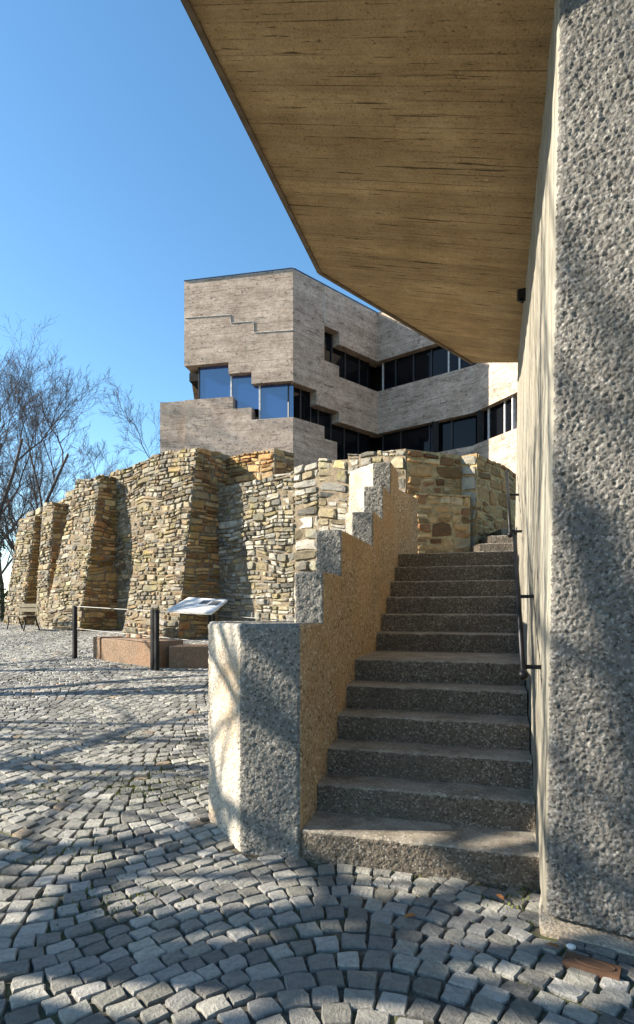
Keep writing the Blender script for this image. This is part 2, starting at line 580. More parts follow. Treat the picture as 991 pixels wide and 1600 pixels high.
def sett_shape(rng, L, W, simple):
    """irregular hewn stone, top at about z=0"""
    hx, hy = L / 2 - .0038, W / 2 - .0045
    pts = []
    for (sx, sy) in ((-1, -1), (0, -1), (1, -1), (1, 0), (1, 1), (0, 1), (-1, 1), (-1, 0)):
        j = .14 if sx and sy else .07
        pts.append((sx * hx * (1 + rng.uniform(-j * 1.6, j * .5)), sy * hy * (1 + rng.uniform(-j * 1.6, j * .5))))
    if simple: pts = pts[::2]
    n = len(pts)
    tilt = (rng.uniform(-.04, .04), rng.uniform(-.04, .04))
    dz = rng.uniform(-.004, .003)
    v = []
    for (ins, z, jz) in ((1.0, -.04, 0), (1.0, -.008, .002), (.91, 0.0, .0028)):
        for (x, y) in pts:
            v.append((x * ins, y * ins, z + dz + rng.uniform(-jz, jz) + tilt[0] * x + tilt[1] * y))
    v.append((rng.uniform(-.012, .012), rng.uniform(-.012, .012), dz + rng.uniform(-.001, .004)))
    f = []
    for r in range(2):
        for k in range(n):
            f.append((r * n + k, r * n + (k + 1) % n, (r + 1) * n + (k + 1) % n, (r + 1) * n + k))
    for k in range(n): f.append((2 * n + k, 2 * n + (k + 1) % n, 3 * n))
    return np.array(v), f

def build_setts():
    rng = random.Random(5)
    cand = []
    for (x, y, a, L, W) in sett_rows():
        if y < 1.55 or y > 24: continue
        if x > .64 * y + .9 or x < -.62 * y - 2.4: continue
        if in_poly(x, y, STAIR_ZONE) or in_poly(x, y, PIER) or in_poly(x, y, FOOT): continue
        if (np.array([x, y]) - WR0) @ WN < .35: continue
        cand.append((x, y, a, L, W))
    def shows(c):
        px, py = c[0] / c[1] * F + CX, HZ + (EYE - ground_z(c[1])) / c[1] * F
        return 0 < px < 991 and py < 1606
    vis = sorted([c for c in cand if shows(c)], key=lambda c: c[1])
    near = set(vis[:300])
    VV, FF, TT, n = [], [], [], 0
    for c in cand:
        x, y, a, L, W = c
        v, f = sett_shape(rng, L, W, y > 8)
        ca, sa = math.cos(a), math.sin(a)
        z = ground_z(y)
        tv = rng.random()
        g = .13 + .22 * tv ** 1.2
        if rng.random() < .10: g = rng.uniform(.32, .40)
        t = np.array([g, g * .955, g * (.79 + .08 * rng.random())])
        if rng.random() < .012: t = np.array([.28, .21, .14])
        if c in near:
            o = mesh_obj('sett', v, f, M['sett'], pave, loc=(x, y, z), tint=t)
            # the vertices were given about the stone's own centre
            o.data.transform(__import__('mathutils').Matrix.Translation((x, y, z)))
            o.rotation_euler = (math.atan(0.0), 0, a)
            continue
        w = np.column_stack([x + v[:, 0] * ca - v[:, 1] * sa, y + v[:, 0] * sa + v[:, 1] * ca, v[:, 2]])
        w[:, 2] += [ground_z(q) for q in w[:, 1]]
        VV.append(w); TT.append(np.tile(t, (len(w), 1)))
        FF += [tuple(i + n for i in q) for q in f]
        n += len(w)
    o = mesh_obj('sett_field', np.vstack(VV), FF, M['sett'], pave, tint=np.vstack(TT))
    o['kind'] = 'stuff'
build_setts()

# moss and small weeds in the joints
def build_moss():
    rng = random.Random(8)
    V_, F_ = [], []
    spots = [on_ground(px, py) for (px, py) in ((235, 1215), (265, 1205), (190, 1225), (215, 1230), (300, 1225), (130, 1225), (45, 1235), (250, 1240), (40, 1250), (60, 1160), (200, 1150), (120, 1110), (90, 1330), (180, 1400), (20, 1060), (290, 1190), (310, 1160), (640, 1340), (820, 1400))]
    for c in spots:
        for i in range(170):
            x, y = c[0] + rng.gauss(0, .16), c[1] + rng.gauss(0, .13)
            h, a = rng.uniform(.006, .022), rng.uniform(0, 6.28)
            w = rng.uniform(.004, .009)
            z = ground_z(y) - .012
            b = len(V_)
            V_ += [(x - w * math.cos(a), y - w * math.sin(a), z), (x + w * math.cos(a), y + w * math.sin(a), z), (x + rng.uniform(-.012, .012), y + rng.uniform(-.012, .012), z + h + .008)]
            F_.append((b, b + 1, b + 2))
    tag(mesh_obj('moss', V_, F_, M['moss'], loc=(0, 0, 0)), 'yellow green moss growing in the paving joints', 'moss', kind='stuff')
build_moss()

# ================================================================== the concrete staircase
RISE, TREAD = .18, .285
stair = thing('concrete_staircase', 'dark washed concrete staircase climbing between parapet and pillar wall', 'staircase', (*st(.668, 0), 0))
def step_mesh(p0, p1, depth_dir, z, depth, rise, below):
    """one step: rounded nosing, rough riser, worn tread; p0 -> p1 is the front edge"""
    p0, p1 = np.asarray(p0, float), np.asarray(p1, float)
    L = np.linalg.norm(p1 - p0)
    n = max(8, int(L / .012))
    prof = [(0, z - rise - below)] + [(0, z - rise + (rise - .018) * k / 14) for k in range(15)] + [(.003, z - .009), (.009, z - .003), (.02, z)] + [(.02 + (depth - .02) * k / 14, z) for k in range(1, 15)]
    prof = np.array(prof)
    G = np.zeros((len(prof), n + 1, 3))
    for i in range(n + 1):
        b = p0 + (p1 - p0) * i / n
        G[:, i, 0] = b[0] + depth_dir[0] * prof[:, 0]
        G[:, i, 1] = b[1] + depth_dir[1] * prof[:, 0]
        G[:, i, 2] = prof[:, 1]
    nr = 17
    d = hammered(G[:nr], .0042)
    G[:nr, :, 0] -= depth_dir[0] * d
    G[:nr, :, 1] -= depth_dir[1] * d
    G[nr:, :, 2] += smoothish(G[nr:], .003)
    wear = .010 * vnoise(G[nr - 2:nr + 2] * [1, 1, 0], 9, 21) + .006 * vnoise(G[nr - 2:nr + 2] * [1, 1, 0], 33, 22)
    G[nr - 2:nr + 2, :, 2] -= np.abs(wear)
    m = n + 1
    faces, mi = [], []
    for r in range(len(prof) - 1):
        for i in range(n):
            faces.append((r * m + i, r * m + i + 1, (r + 1) * m + i + 1, (r + 1) * m + i))
            mi.append(0 if r < nr - 1 else 1)
    # close the ends and the back so that the step is a solid
    e0 = len(prof) * m
    back = [G[-1, 0] - [0, 0, rise + below], G[-1, -1] - [0, 0, rise + below]]
    v = np.vstack([G.reshape(-1, 3), back])
    faces.append(tuple(r * m for r in range(len(prof)))[::-1] + (0,) if False else tuple([e0] + [r * m for r in range(len(prof) - 1, -1, -1)][::1])); mi.append(0)
    faces.append(tuple([e0 + 1] + [r * m + n for r in range(len(prof))])); mi.append(0)
    faces.append((e0, e0 + 1, (len(prof) - 1) * m + n, (len(prof) - 1) * m)); mi.append(0)
    return v, faces, mi
s_front = [0, .345, .60, .875, 1.165, 1.475] + [2.43 + .286 * k for k in range(6)]
for k, s in enumerate(s_front):
    dep = (s_front[k + 1] - s + .03) if k < 11 else .6
    if k == 0: dep = .40
    v, f, mi = step_mesh(st(0.004, s), st(1.336, s), U, RISE * (k + 1), dep, RISE, .05 if k == 0 else .0)
    o = mesh_obj('step', v, f, [M['step'], M['tread']], stair, mat_idx=mi, smooth=True)
# a solid body below the steps
body = [(st(.02, .2), .0)]
bv = []
for w in (.02, 1.33):
    for (s, z) in ((.3, -.05), (.3, .1), (1.5, .85), (2.4, .98), (3.9, 1.93), (4.4, 1.93), (4.4, -.05)):
        bv.append((*st(w, s), z))
mesh_obj('stair_body', bv, [tuple(range(7)), tuple(range(13, 6, -1))] + [(i, (i + 1) % 7 + 0, (i + 1) % 7 + 7, i + 7)[::-1] for i in range(7)], M['step'], stair)
# upper landing
LAND = [st(.0, 4.40), st(1.4, 4.40), st(5.2, 4.4), np.array([7.5, 14.5]), np.array([2.2, 14.2]), np.array([1.6, 12.2])]
v, f = prism(LAND, 1.7, 2.157)
mesh_obj('landing', v, f, M['tread'], stair)
# the short flight that goes on behind, against the golden wall
for (px, py, Y, z) in ((731, 868, 10.55, 2.34), (741, 858, 10.85, 2.52), (751, 849, 11.17, 2.70), (767, 835, 11.45, 2.88), (783, 825, 11.85, 3.06)):
    x0 = (px - CX) / F * Y
    p0 = np.array([x0, Y]); p1 = p0 + V * 2.2 * .98
    v, f, mi = step_mesh(p0, p1, np.array([.0, 1.0]), z, .9, z - 2.15, 0)
    mesh_obj('step', v, f, [M['step'], M['tread']], stair, mat_idx=mi, smooth=True)

# ================================================================== the stepped parapet
par = thing('stepped_parapet', 'stepped washed concrete parapet with a square end pier beside the stairs', 'parapet', (*st(-.2, .3), 0))
hp = lambda P: hammered(P, .0062)
hs_ = lambda P: hammered(P, .0058)
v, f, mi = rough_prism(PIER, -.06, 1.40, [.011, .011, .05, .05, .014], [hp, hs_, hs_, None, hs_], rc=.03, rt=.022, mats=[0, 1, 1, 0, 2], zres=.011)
mesh_obj('pier', v, f, [M['hammered_pier'], M['pier_lit'], M['aggregate_bounce']], par, mat_idx=mi, smooth=True)
def block(s0, s1, z0, z1, left_pts, name='parapet_block', lit=True):
    poly = [st(0.002, s0), st(-.205, s0)] + left_pts + [st(0.002, s1)]
    n = len(poly)
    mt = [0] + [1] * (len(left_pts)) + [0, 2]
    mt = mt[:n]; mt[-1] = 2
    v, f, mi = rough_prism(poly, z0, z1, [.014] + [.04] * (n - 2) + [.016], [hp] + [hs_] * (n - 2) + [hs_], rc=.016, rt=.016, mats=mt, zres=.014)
    mesh_obj(name, v, f, [M['hammered_pier'], M['pier_lit'], M['aggregate_bounce']], par, mat_idx=mi, smooth=True)
block(.495, 1.02, .5, 1.745, [st(-.205, 1.02)])
block(1.017, 2.275, .6, 2.095, [st(-.205, 2.275)])
def off(s, L): return st(-.205, s) + CH * L
block(2.27, 2.835, .6, 2.43, [off(2.27, .117), np.array([.33, 6.40])])
block(2.83, 3.345, .6, 2.785, [off(2.83, .27), np.array([.372, 6.95])])
block(3.335, 3.90, .6, 3.15, [off(3.335, .49), np.array([.44, 7.6])])
FA = st(0, 3.895)
FB = ray(653, 800, 7.95)[:2]
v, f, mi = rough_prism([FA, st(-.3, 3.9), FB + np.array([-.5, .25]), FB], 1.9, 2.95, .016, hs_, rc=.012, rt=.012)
mesh_obj('end_block', v, f, M['aggregate_bounce'], par, smooth=True)

# ================================================================== the pillar building with its overhanging canopy
bld = thing('concrete_pavilion', 'tall rough concrete pillar wall carrying the overhanging board-marked canopy', 'building', (*PC, 0))
hw = lambda P: hammered(P, .0078)
hst = lambda P: smoothish(P, .006) + .004 * vnoise(P * [8, 8, .6], 1, 3)
WALL = [PC, PC + PFD * 2.6, PC + PFD * 2.6 + U * 6, st(1.336, 4.40)]
v, f, mi = rough_prism(WALL, .035, 4.85, [.0072, .2, .2, .03], [hw, None, None, hst], rc=.032, rt=.01, shear=V * .0135, zres=.0078, mats=[0, 0, 0, 1])
mesh_obj('pillar_wall', v, f, [M['hammered'], M['streaked']], bld, mat_idx=mi, smooth=True)
v, f, mi = rough_prism([p for p in FOOT], -.05, .012, [.02] * 5, lambda P: smoothish(P, .006), rc=.02, rt=.012)
mesh_obj('footing', v, f, M['footing'], bld, mat_idx=mi, smooth=True)
# canopy: the underside rises gently away from the wall
RW = np.array([1.186, 3.207]); SOFZ, SOFS = 4.55, .25
def soffit_pt(px, py):
    lo, hi = .5, 20
    g = lambda t: EYE + t * (HZ - py) / F - (SOFZ + SOFS * -((np.array([(px - CX) / F * t, t]) - RW) @ V))
    for _ in range(60):
        m = (lo + hi) / 2
        if g(m) < 0: lo = m
        else: hi = m
    return np.array([(px - CX) / F * lo, lo])
c1 = soffit_pt(498, 425); c2 = soffit_pt(737, 567); c0 = soffit_pt(288, 0)
c0 = c0 - U * .3
c3 = st(1.40, 4.42)
c4 = RW + V * .06 + U * ((c0 - RW) @ U)
def sof_z(p): return SOFZ + SOFS * -((np.asarray(p) - RW) @ V)
CAN = [c4, c3, c2, c1, c0]
v, f = prism(CAN, [sof_z(p) for p in CAN], [sof_z(p) + .30 for p in CAN])
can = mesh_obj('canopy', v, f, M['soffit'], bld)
def inset_line(a, b, d, dz0, dz1):
    n = np.array([(b - a)[1], -(b - a)[0]]); n /= np.linalg.norm(n)
    if n @ (RW - a) < 0: n = -n
    P = [a - n * .012, b - n * .012, b + n * d, a + n * d]
    return prism(P, [sof_z(p) - dz0 for p in P], [sof_z(p) + dz1 for p in P])
v, f = join([inset_line(c0, c1, .035, .018, .31), inset_line(c1 + (c2 - c1) * .002, c2, .03, .018, .31)])
mesh_obj('edge_lip', v, f, M['fascia'], can)
# black lamp tucked under the canopy
lp = st(1.33, 2.50)
lamp = thing('wall_lamp', 'small black lamp high on the pillar wall under the canopy', 'lamp', (*lp, 4.35))
v, f = prism([lp + V * .09 - U * .04, lp + V * .0 - U * .03, lp - V * .012 + U * .0, lp + V * .0 + U * .03, lp + V * .09 + U * .04], 4.37, 4.46)
mesh_obj('lamp_body', v, f, M['iron'], lamp)
v, f = prism([lp + V * .05 - U * .03, lp + V * .01 - U * .02, lp + V * .01 + U * .02, lp + V * .05 + U * .03], 4.35, 4.369)
mesh_obj('lens', v, f, M['glass'], lamp)

# ================================================================== handrails on the wall
def handrail(s0, z0, s1, z1, label, brackets, ends):
    a = np.array([*st(1.255, s0), z0]); b = np.array([*st(1.262, s1), z1])
    t = thing('handrail', label, 'handrail', a, 'handrails on the pillar wall')
    v, f = tube([a, b], .0145, 10)
    mesh_obj('rail', v, f, M['iron'], t, smooth=True)
    for e in ends:
        v, f = ball(a if e == 0 else b, .028 if e == 0 else .02)
        mesh_obj('end_ball', v, f, M['iron'], t, smooth=True)
    for k in brackets:
        p = a + (b - a) * k
        q = p - np.array([0, 0, .03])
        v, f = join([bar(q, q + np.array([*V, 0]) * .125, .022, .022), bar(p, q - np.array([0, 0, .012]), .018, .018)])
        mesh_obj('bracket', v, f, M['iron'], t)
handrail(.0, 1.14, 1.50, 2.07, 'black iron handrail along the lower stair flight, with a ball end', (.07, .5), (0, 1))
handrail(2.36, 2.17, 3.80, 3.06, 'black iron handrail along the upper stair flight', (.08, .62), (0, 1))

# ================================================================== rubble masonry
PAL = [(.33, .27, .175), (.36, .305, .21), (.27, .245, .20), (.41, .37, .285), (.24, .18, .115), (.33, .235, .135), (.21, .195, .17), (.36, .325, .24)]
PALW = [(.54, .33, .14), (.57, .37, .17), (.45, .25, .10), (.58, .41, .22), (.38, .19, .08), (.50, .29, .12)]
PALG = [(.36, .34, .28), (.44, .41, .34), (.28, .265, .23), (.47, .44, .37), (.34, .28, .18), (.24, .23, .20), (.38, .32, .21)]
PALR = [(.33, .19, .11), (.40, .29, .18), (.29, .22, .15), (.42, .24, .13)]

def stone_shape(rng, a0, a1, b0, b1, dep):
    """hewn block in the face frame (along, up, proud)"""
    ca, cb = (a0 + a1) / 2, (b0 + b1) / 2
    ha, hb = (a1 - a0) / 2, (b1 - b0) / 2
    g = .007
    pts = []
    for (x, y) in ((-1, -1), (-.1, -1), (1, -1), (1, .1), (1, 1), (.1, 1), (-1, 1), (-1, -.1)):
        c = abs(x * y) > .5
        pts.append((ca + x * (ha - g) * (1 + rng.uniform(-.17, .02) - .06 * c), cb + y * (hb - g) * (1 + rng.uniform(-.22, .03) - .08 * c)))
    v = []
    tl = (rng.uniform(-.16, .16), rng.uniform(-.16, .16))
    for (ins, d, jz) in ((1.0, -.05, 0), (1.0, dep * .4, .012), (.84, dep, .014)):
        for (x, y) in pts:
            X, Y = ca + (x - ca) * ins, cb + (y - cb) * ins
            v.append((X, Y, d + rng.uniform(-jz, jz) + (tl[0] * (X - ca) + tl[1] * (Y - cb)) * (d > 0)))
    v.append((ca + rng.uniform(-.3, .3) * ha, cb + rng.uniform(-.3, .3) * hb, dep + rng.uniform(-.006, .016)))
    return v
STONEF = [(r * 8 + k, r * 8 + (k + 1) % 8, (r + 1) * 8 + (k + 1) % 8, (r + 1) * 8 + k) for r in range(2) for k in range(8)] + [(16 + k, 16 + (k + 1) % 8, 24) for k in range(8)]

def masonry(rng, q, pal, hrange=(.08, .21), lrange=(.9, 3.6), dep=(.003, .06), ragged=.05):
    """q = bottom-left, bottom-right, top-right, top-left of a face seen from outside; gives (verts, faces, tint)"""
    bl, br, tr, tl = [np.asarray(p, float) for p in q]
    Wd = (np.linalg.norm(br - bl) + np.linalg.norm(tr - tl)) / 2
    Ht = (np.linalg.norm(tl - bl) + np.linalg.norm(tr - br)) / 2
    Nn = np.cross(br - bl, tl - bl); Nn /= np.linalg.norm(Nn)
    raw, cols = [], []
    b = 0.0
    while b < Ht - .04:
        h = min(rng.uniform(*hrange), Ht - b + rng.uniform(0, ragged))
        if Ht - b - h < .06: h = Ht - b + rng.uniform(-.02, ragged)
        a = 0.0
        while a < Wd - .02:
            l = h * lrange[0] * (lrange[1] / lrange[0]) ** rng.random()
            if Wd - a - l < .10: l = Wd - a
            l = min(l, Wd - a)
            parts = [(b, b + h)]
            if h > .13 and rng.random() < .45:
                m = rng.uniform(.35, .65)
                parts = [(b, b + h * m), (b + h * m, b + h)]
            for (q0, q1) in parts:
                top = ragged * rng.uniform(-.6, .6) if b + h > Ht - .05 else 0
                raw.append(stone_shape(rng, a, a + l, q0, q1 + top, rng.uniform(*dep)))
                cols.append(np.array(pal[rng.randrange(len(pal))]) * rng.choice((.45, .62, .75, .85, .95, 1.05, 1.2)))
            a += l
        b += h
    S = np.array(raw)
    A, B, D = S[..., 0], S[..., 1], S[..., 2]
    p0, p1 = rng.uniform(0, 50), rng.uniform(0, 50)
    e = np.clip(np.minimum(A, Wd - A), 0, .3) / .3
    w1 = vnoise(np.stack([A * .9 + p0, B * 1.4, A * 0 + .5], -1), 1.0, 31) * .12 + vnoise(np.stack([A * 3.2, B * 3.2 + p1, A * 0 + 1.5], -1), 1.0, 32) * .04
    w2 = vnoise(np.stack([A * 2.2 + p1, B * 2.2, A * 0 + 2.5], -1), 1.0, 33) * .05 * e
    D = D + .035 * e * vnoise(np.stack([A * 1.1 + p1, B * 1.1, A * 0 + 4.5], -1), 1.0, 34)
    X = ((A + w2) / Wd)[..., None]
    Y = ((B + w1 * np.minimum(1.0, B / .4)) / Ht)[..., None]
    W = (bl * (1 - X) + br * X) * (1 - Y) + (tl * (1 - X) + tr * X) * Y + Nn * D[..., None]
    return [(W[i], STONEF, cols[i]) for i in range(len(W))]

def add_stones(items, limit, mat, rest_parent):
    """items: (verts, faces, tint, parent); the largest in the picture become objects, the rest one mass"""
    def size(it):
        c = it[0].mean(0)
        e = it[0].max(0) - it[0].min(0)
        px = CX + F * c[0] / c[1]
        s = np.linalg.norm(e) / c[1]
        return -s if -20 < px < 1010 else -s * .01
    items = sorted(items, key=size)
    for (v, f, c, par_) in items[:limit]:
        mesh_obj('stone', v, f, mat, par_, tint=c)
    rest = items[limit:]
    if rest:
        V_, F_ = join([(v, f) for v, f, c, p in rest])
        T_ = np.vstack([np.tile(c, (len(v), 1)) for v, f, c, p in rest])
        o = mesh_obj('rubble_facing', V_, F_, mat, rest_parent, tint=T_)
        o['kind'] = 'stuff'

rng = random.Random(21)
def wp(k, d=0.0): return WR0 + WD * k + WN * d          # point on the castle wall line, d metres out from it
cw = thing('castle_wall', 'long medieval rubble stone wall with sloping buttresses, lit by low sun', 'stone wall', (*wp(5), .6))
items = []
def wall_run(k0, k1, z0, za, zb, d=0.0, thick=1.0, name='wall_core', pal=PAL, parent=cw, stones=True, hr=(.08, .21)):
    """a run from k0 (right) to k1 (left); za/zb are the top heights at k0/k1"""
    P = [wp(k0, d), wp(k1, d), wp(k1, d - thick), wp(k0, d - thick)]
    v, f = prism(P, z0, [za, zb, zb, za])
    mesh_obj(name, v, f, M['mortar'], parent)
    if stones:
        q = [(*wp(k1, d), z0), (*wp(k0, d), z0), (*wp(k0, d), za), (*wp(k1, d), zb)]
        for (v, f, c) in masonry(rng, q, pal, hr): items.append((v, f, c, parent))
def k_at(px):                       # where the wall line crosses an image column
    t = (px - CX) / F
    return (WR0[0] - t * WR0[1]) / (t * WD[1] - WD[0])
# right part, stepping along its top
ks = [0, k_at(544), k_at(498), k_at(461), k_at(350)]
wall_run(ks[0], ks[1], .5, 4.68, 4.78, pal=PALG, hr=(.16, .33))
wall_run(ks[1], ks[2], .5, 4.70, 4.80, pal=PALG, hr=(.16, .33))
wall_run(ks[2], ks[3], .5, 4.76, 4.76, pal=PALG, hr=(.14, .30))
wall_run(ks[3], ks[4] + .9, .5, 4.62, 4.69, pal=PALG)
# taller ruin behind it next to the big buttress
wall_run(k_at(415), k_at(300), 3.0, 5.45, 5.55, d=-.30, thick=.7, name='raised_core', pal=PALW)
ke = k_at(415)
for (v, f, c) in masonry(rng, [(*wp(ke, -.30), 4.2), (*wp(ke, -1.0), 4.2), (*wp(ke, -1.0), 5.45), (*wp(ke, -.30), 5.45)], PALW): items.append((v, f, c, cw))
kb1 = k_at(236)
wall_run(ks[4] + .9, kb1 - .2, .5, 5.55, 5.85, stones=False)
wall_run(kb1 - .2, k_at(172), .5, 5.92, 5.80)
wall_run(k_at(172), k_at(102), .5, 5.72, 5.60)
wall_run(k_at(102), k_at(40), .5, 5.35, 5.15)

def buttress(fr_base, width, batter, zt, depth, label, pal_side=PALW, base_red=True, zt2=None, taper=.93):
    """fr_base: front right corner on the ground; runs width metres to the left, leans back by batter at the top"""
    zb = ground_z(fr_base[1]) - .25
    fr = np.asarray(fr_base, float)
    fl = fr + WD * width
    tfr = fr - WN * batter - WD * (-.05)
    tfl = tfr + WD * width * taper
    br, bl = fr - WN * depth, fl - WN * depth
    tbr, tbl = fr - WN * depth + WD * .05, tfl - WN * (depth - batter)
    zt2 = zt2 or zt
    pts = [(*fr, zb), (*br, zb), (*bl, zb), (*fl, zb), (*tfr, zt), (*tbr, zt), (*tbl, zt2), (*tfl, zt2)]
    v, f = box8(pts)
    o = mesh_obj('buttress', v, f, M['mortar'], cw)
    o['label'] = label
    q = [pts[3], pts[0], pts[4], pts[7]]
    for (v, f, c) in masonry(rng, q, PAL, (.08, .20)): items.append((v, f, c, o))
    q = [pts[0], pts[1], pts[5], pts[4]]
    for (v, f, c) in masonry(rng, q, pal_side, (.10, .22)): items.append((v, f, c, o))
    q = [pts[2], pts[3], pts[7], pts[6]]
    for (v, f, c) in masonry(rng, q, PAL, (.14, .3)): items.append((v, f, c, o))
    return o
b1 = ray(275, 1000, 14.75)[:2]
buttress(b1, 2.5, .68, 5.58, 2.3, 'broad leaning buttress nearest the stairs', zt2=5.72, taper=.80)
b2 = ray(122, 990, 18.1)[:2]
buttress(b2, 2.5, .75, 5.60, 2.2, 'leaning buttress in the middle of the wall', taper=.62)
b3 = ray(72, 985, 20.6)[:2]
buttress(b3, .9, .3, 5.15, 1.3, 'narrow buttress behind the wooden bench')
b4 = ray(33, 978, 22.0)[:2]
buttress(b4, 1.7, .55, 4.95, 3.0, 'mossy buttress at the far left end', taper=.82)
# stump of red stone below the big buttress
v, f = prism([b1 + WD * 1.9 + WN * .22, b1 + WD * .1 + WN * .22, b1 + WD * .1 - WN * .3, b1 + WD * 1.9 - WN * .3], .4, 1.02)
mesh_obj('plinth', v, f, M['mortar'], cw)
q = [(*(b1 + WD * 1.9 + WN * .22), .55), (*(b1 + WD * .1 + WN * .22), .55), (*(b1 + WD * .1 + WN * .22), 1.05), (*(b1 + WD * 1.9 + WN * .22), 1.2)]
for (v, f, c) in masonry(rng, q, PALR + PAL[3:4], (.12, .2)): items.append((v, f, c, cw))
add_stones(items, 300, M['stone'], cw)

# golden wall round the upper landing
rng = random.Random(34)
lw = thing('landing_wall', 'low golden sandstone wall with a ledge around the upper landing', 'stone wall', (2.4, 12.0, 2.15))
items = []
def gold_face(a, b, z0, za, zb, thick, name, hr=(.16, .32), pal=PALW, inward=None):
    a, b = np.asarray(a, float), np.asarray(b, float)
    d = (b - a) / np.linalg.norm(b - a)
    n = np.array([d[1], -d[0]])                  # outward when a is left and b right as seen
    v, f = prism([a, b, b - n * thick, a - n * thick], z0, [za, zb, zb, za])
    mesh_obj(name, v, f, M['mortar_warm'], lw)
    for (v, f, c) in masonry(rng, [(*a, z0), (*b, z0), (*b, zb), (*a, za)], pal, hr, (1.0, 2.4), (.010, .035), .03): items.append((v, f, c, lw))
Bq = np.array([2.96, 12.39]); Cq = np.array([3.23, 12.16]); Dq = np.array([4.75, 13.85])
gold_face(WR0 + np.array([.02, .0]), Bq, 2.0, 4.67, 4.64, .9, 'end_core')
gold_face(Bq + np.array([0.004, 0.0]), Cq, 2.0, 4.62, 4.62, .5, 'corner_core', (.45, .7), PAL[3:4])
gold_face(Cq, Dq, 2.0, 4.63, 4.50, .5, 'side_core')
gold_face(ray(651, 800, 11.70)[:2], ray(735, 800, 11.98)[:2], 2.0, 3.70, 3.68, .6, 'ledge_core')
v, f = prism([ray(649, 800, 11.66)[:2], ray(736, 800, 11.94)[:2], ray(736, 800, 12.3)[:2], ray(649, 800, 12.2)[:2]], 3.70, 3.74)
mesh_obj('ledge_slab', v, f, M['mortar_warm'], lw)
add_stones(items, 300, M['stone_warm'], lw)

# ================================================================== the stepped concrete office building behind
ROOF = 13.5
q1 = ray(458, 420, 12 * F / 530)[:2]; q0 = ray(288, 440, 12 * F / 510)[:2]
q2 = ray(590, 490, 12 * F / 460)[:2]
def hit(p, d, px):
    t = (px - CX) / F
    k = (t * p[1] - p[0]) / (d[0] - t * d[1])
    return p + d * k
q3 = hit(q2, np.array([.773, -.635]), 740)
q4 = q3 + np.array([.39, -.92]) * 5.5
qm = q0 + (q0 - q1) / np.linalg.norm(q0 - q1) * 1.02
PLAN = [q0, q1, q2, q3, q4]
ob = thing('office_building', 'brutalist board-marked concrete office tower with stepped window bands', 'building', (2.0, 26.0, 1.0))
def fnorm(i):
    d = PLAN[i + 1] - PLAN[i]; d = d / np.linalg.norm(d)
    return np.array([-d[1], d[0]])               # inward
def offs(i, px_pt, dist):
    """inward offset of a point on face i; mitred at the face's ends"""
    for j in (i, i + 1):
        if np.linalg.norm(px_pt - PLAN[j]) < 1e-6 and 0 < j < len(PLAN) - 1:
            n1, n2 = fnorm(j - 1), fnorm(j)
            m = n1 + n2
            return px_pt + m * dist / (1 + n1 @ n2)
    return px_pt + fnorm(i) * dist
def fp(i, px):
    if px == 'a': return PLAN[i]
    if px == 'b': return PLAN[i + 1]
    d = PLAN[i + 1] - PLAN[i]
    return hit(PLAN[i], d / np.linalg.norm(d), px)
def panel(i, pa, pb, z0, z1, thick=.5, name='wall_panel', set_in=0.0, mat='facade', parent=ob):
    a, b = fp(i, pa), fp(i, pb)
    P = [offs(i, a, set_in) if set_in else a, offs(i, b, set_in) if set_in else b, offs(i, b, set_in + thick), offs(i, a, set_in + thick)]
    v, f = prism(P, z0, z1)
    return mesh_obj(name, v, f, M[mat], parent)
# left box, upper: bottom edge steps down to the right
panel(0, 'a', 357, 10.40, ROOF); panel(0, 357, 393, 9.98, ROOF); panel(0, 393, 'b', 9.55, ROOF)
# its flank: steps on down
panel(1, 'a', 495, 9.50, ROOF); panel(1, 495, 507, 8.98, ROOF)
panel(1, 507, 530, 12.02, ROOF); panel(1, 530, 'b', 11.55, ROOF)
panel(1, 507, 530, 8.98, 10.72); panel(1, 530, 'b', 8.60, 10.32)
# middle and right faces
panel(2, 'a', 'b', 11.55, ROOF); panel(2, 'a', 'b', 8.60, 10.32)
panel(3, 'a', 'b', 11.55, ROOF); panel(3, 'a', 'b', 8.60, 10.32); panel(3, 'a', 'b', 4.5, 7.42); panel(2, 'a', 'b', 4.5, 7.40)
# lower box
nrm0 = fnorm(0)
def low_panel(pa, pb, z0, z1, d, thick=.5):
    a = qm if pa == 'm' else fp(0, pa); b = fp(0, pb)
    v, f = prism([a + nrm0 * d, b + nrm0 * d, b + nrm0 * (d + thick), a + nrm0 * (d + thick)], z0, z1)
    mesh_obj('wall_panel', v, f, M['facade'], ob)
low_panel('m', 289, 6.3, 9.16, .12)
low_panel(289, 364, 6.3, 9.14, 0); low_panel(364, 393, 6.3, 8.70, 0)
panel(0, 393, 'b', 6.3, 8.26); panel(1, 'a', 507, 6.3, 8.26); panel(1, 507, 527, 6.3, 7.80)
# left flank return of both boxes
dl = np.array([-.15, 1.0]) / np.linalg.norm([-.15, 1.0])
for (p, z0, z1) in ((q0, 10.40, ROOF - .003), (qm + nrm0 * .12, 6.303, 9.15)):
    a = p + nrm0 * .503
    v, f = prism([a, a + np.array([.5, .0]), a + np.array([.5, 0]) + dl * 6, a + dl * 6], z0, z1)
    mesh_obj('side_panel', v, f, M['facade'], ob)
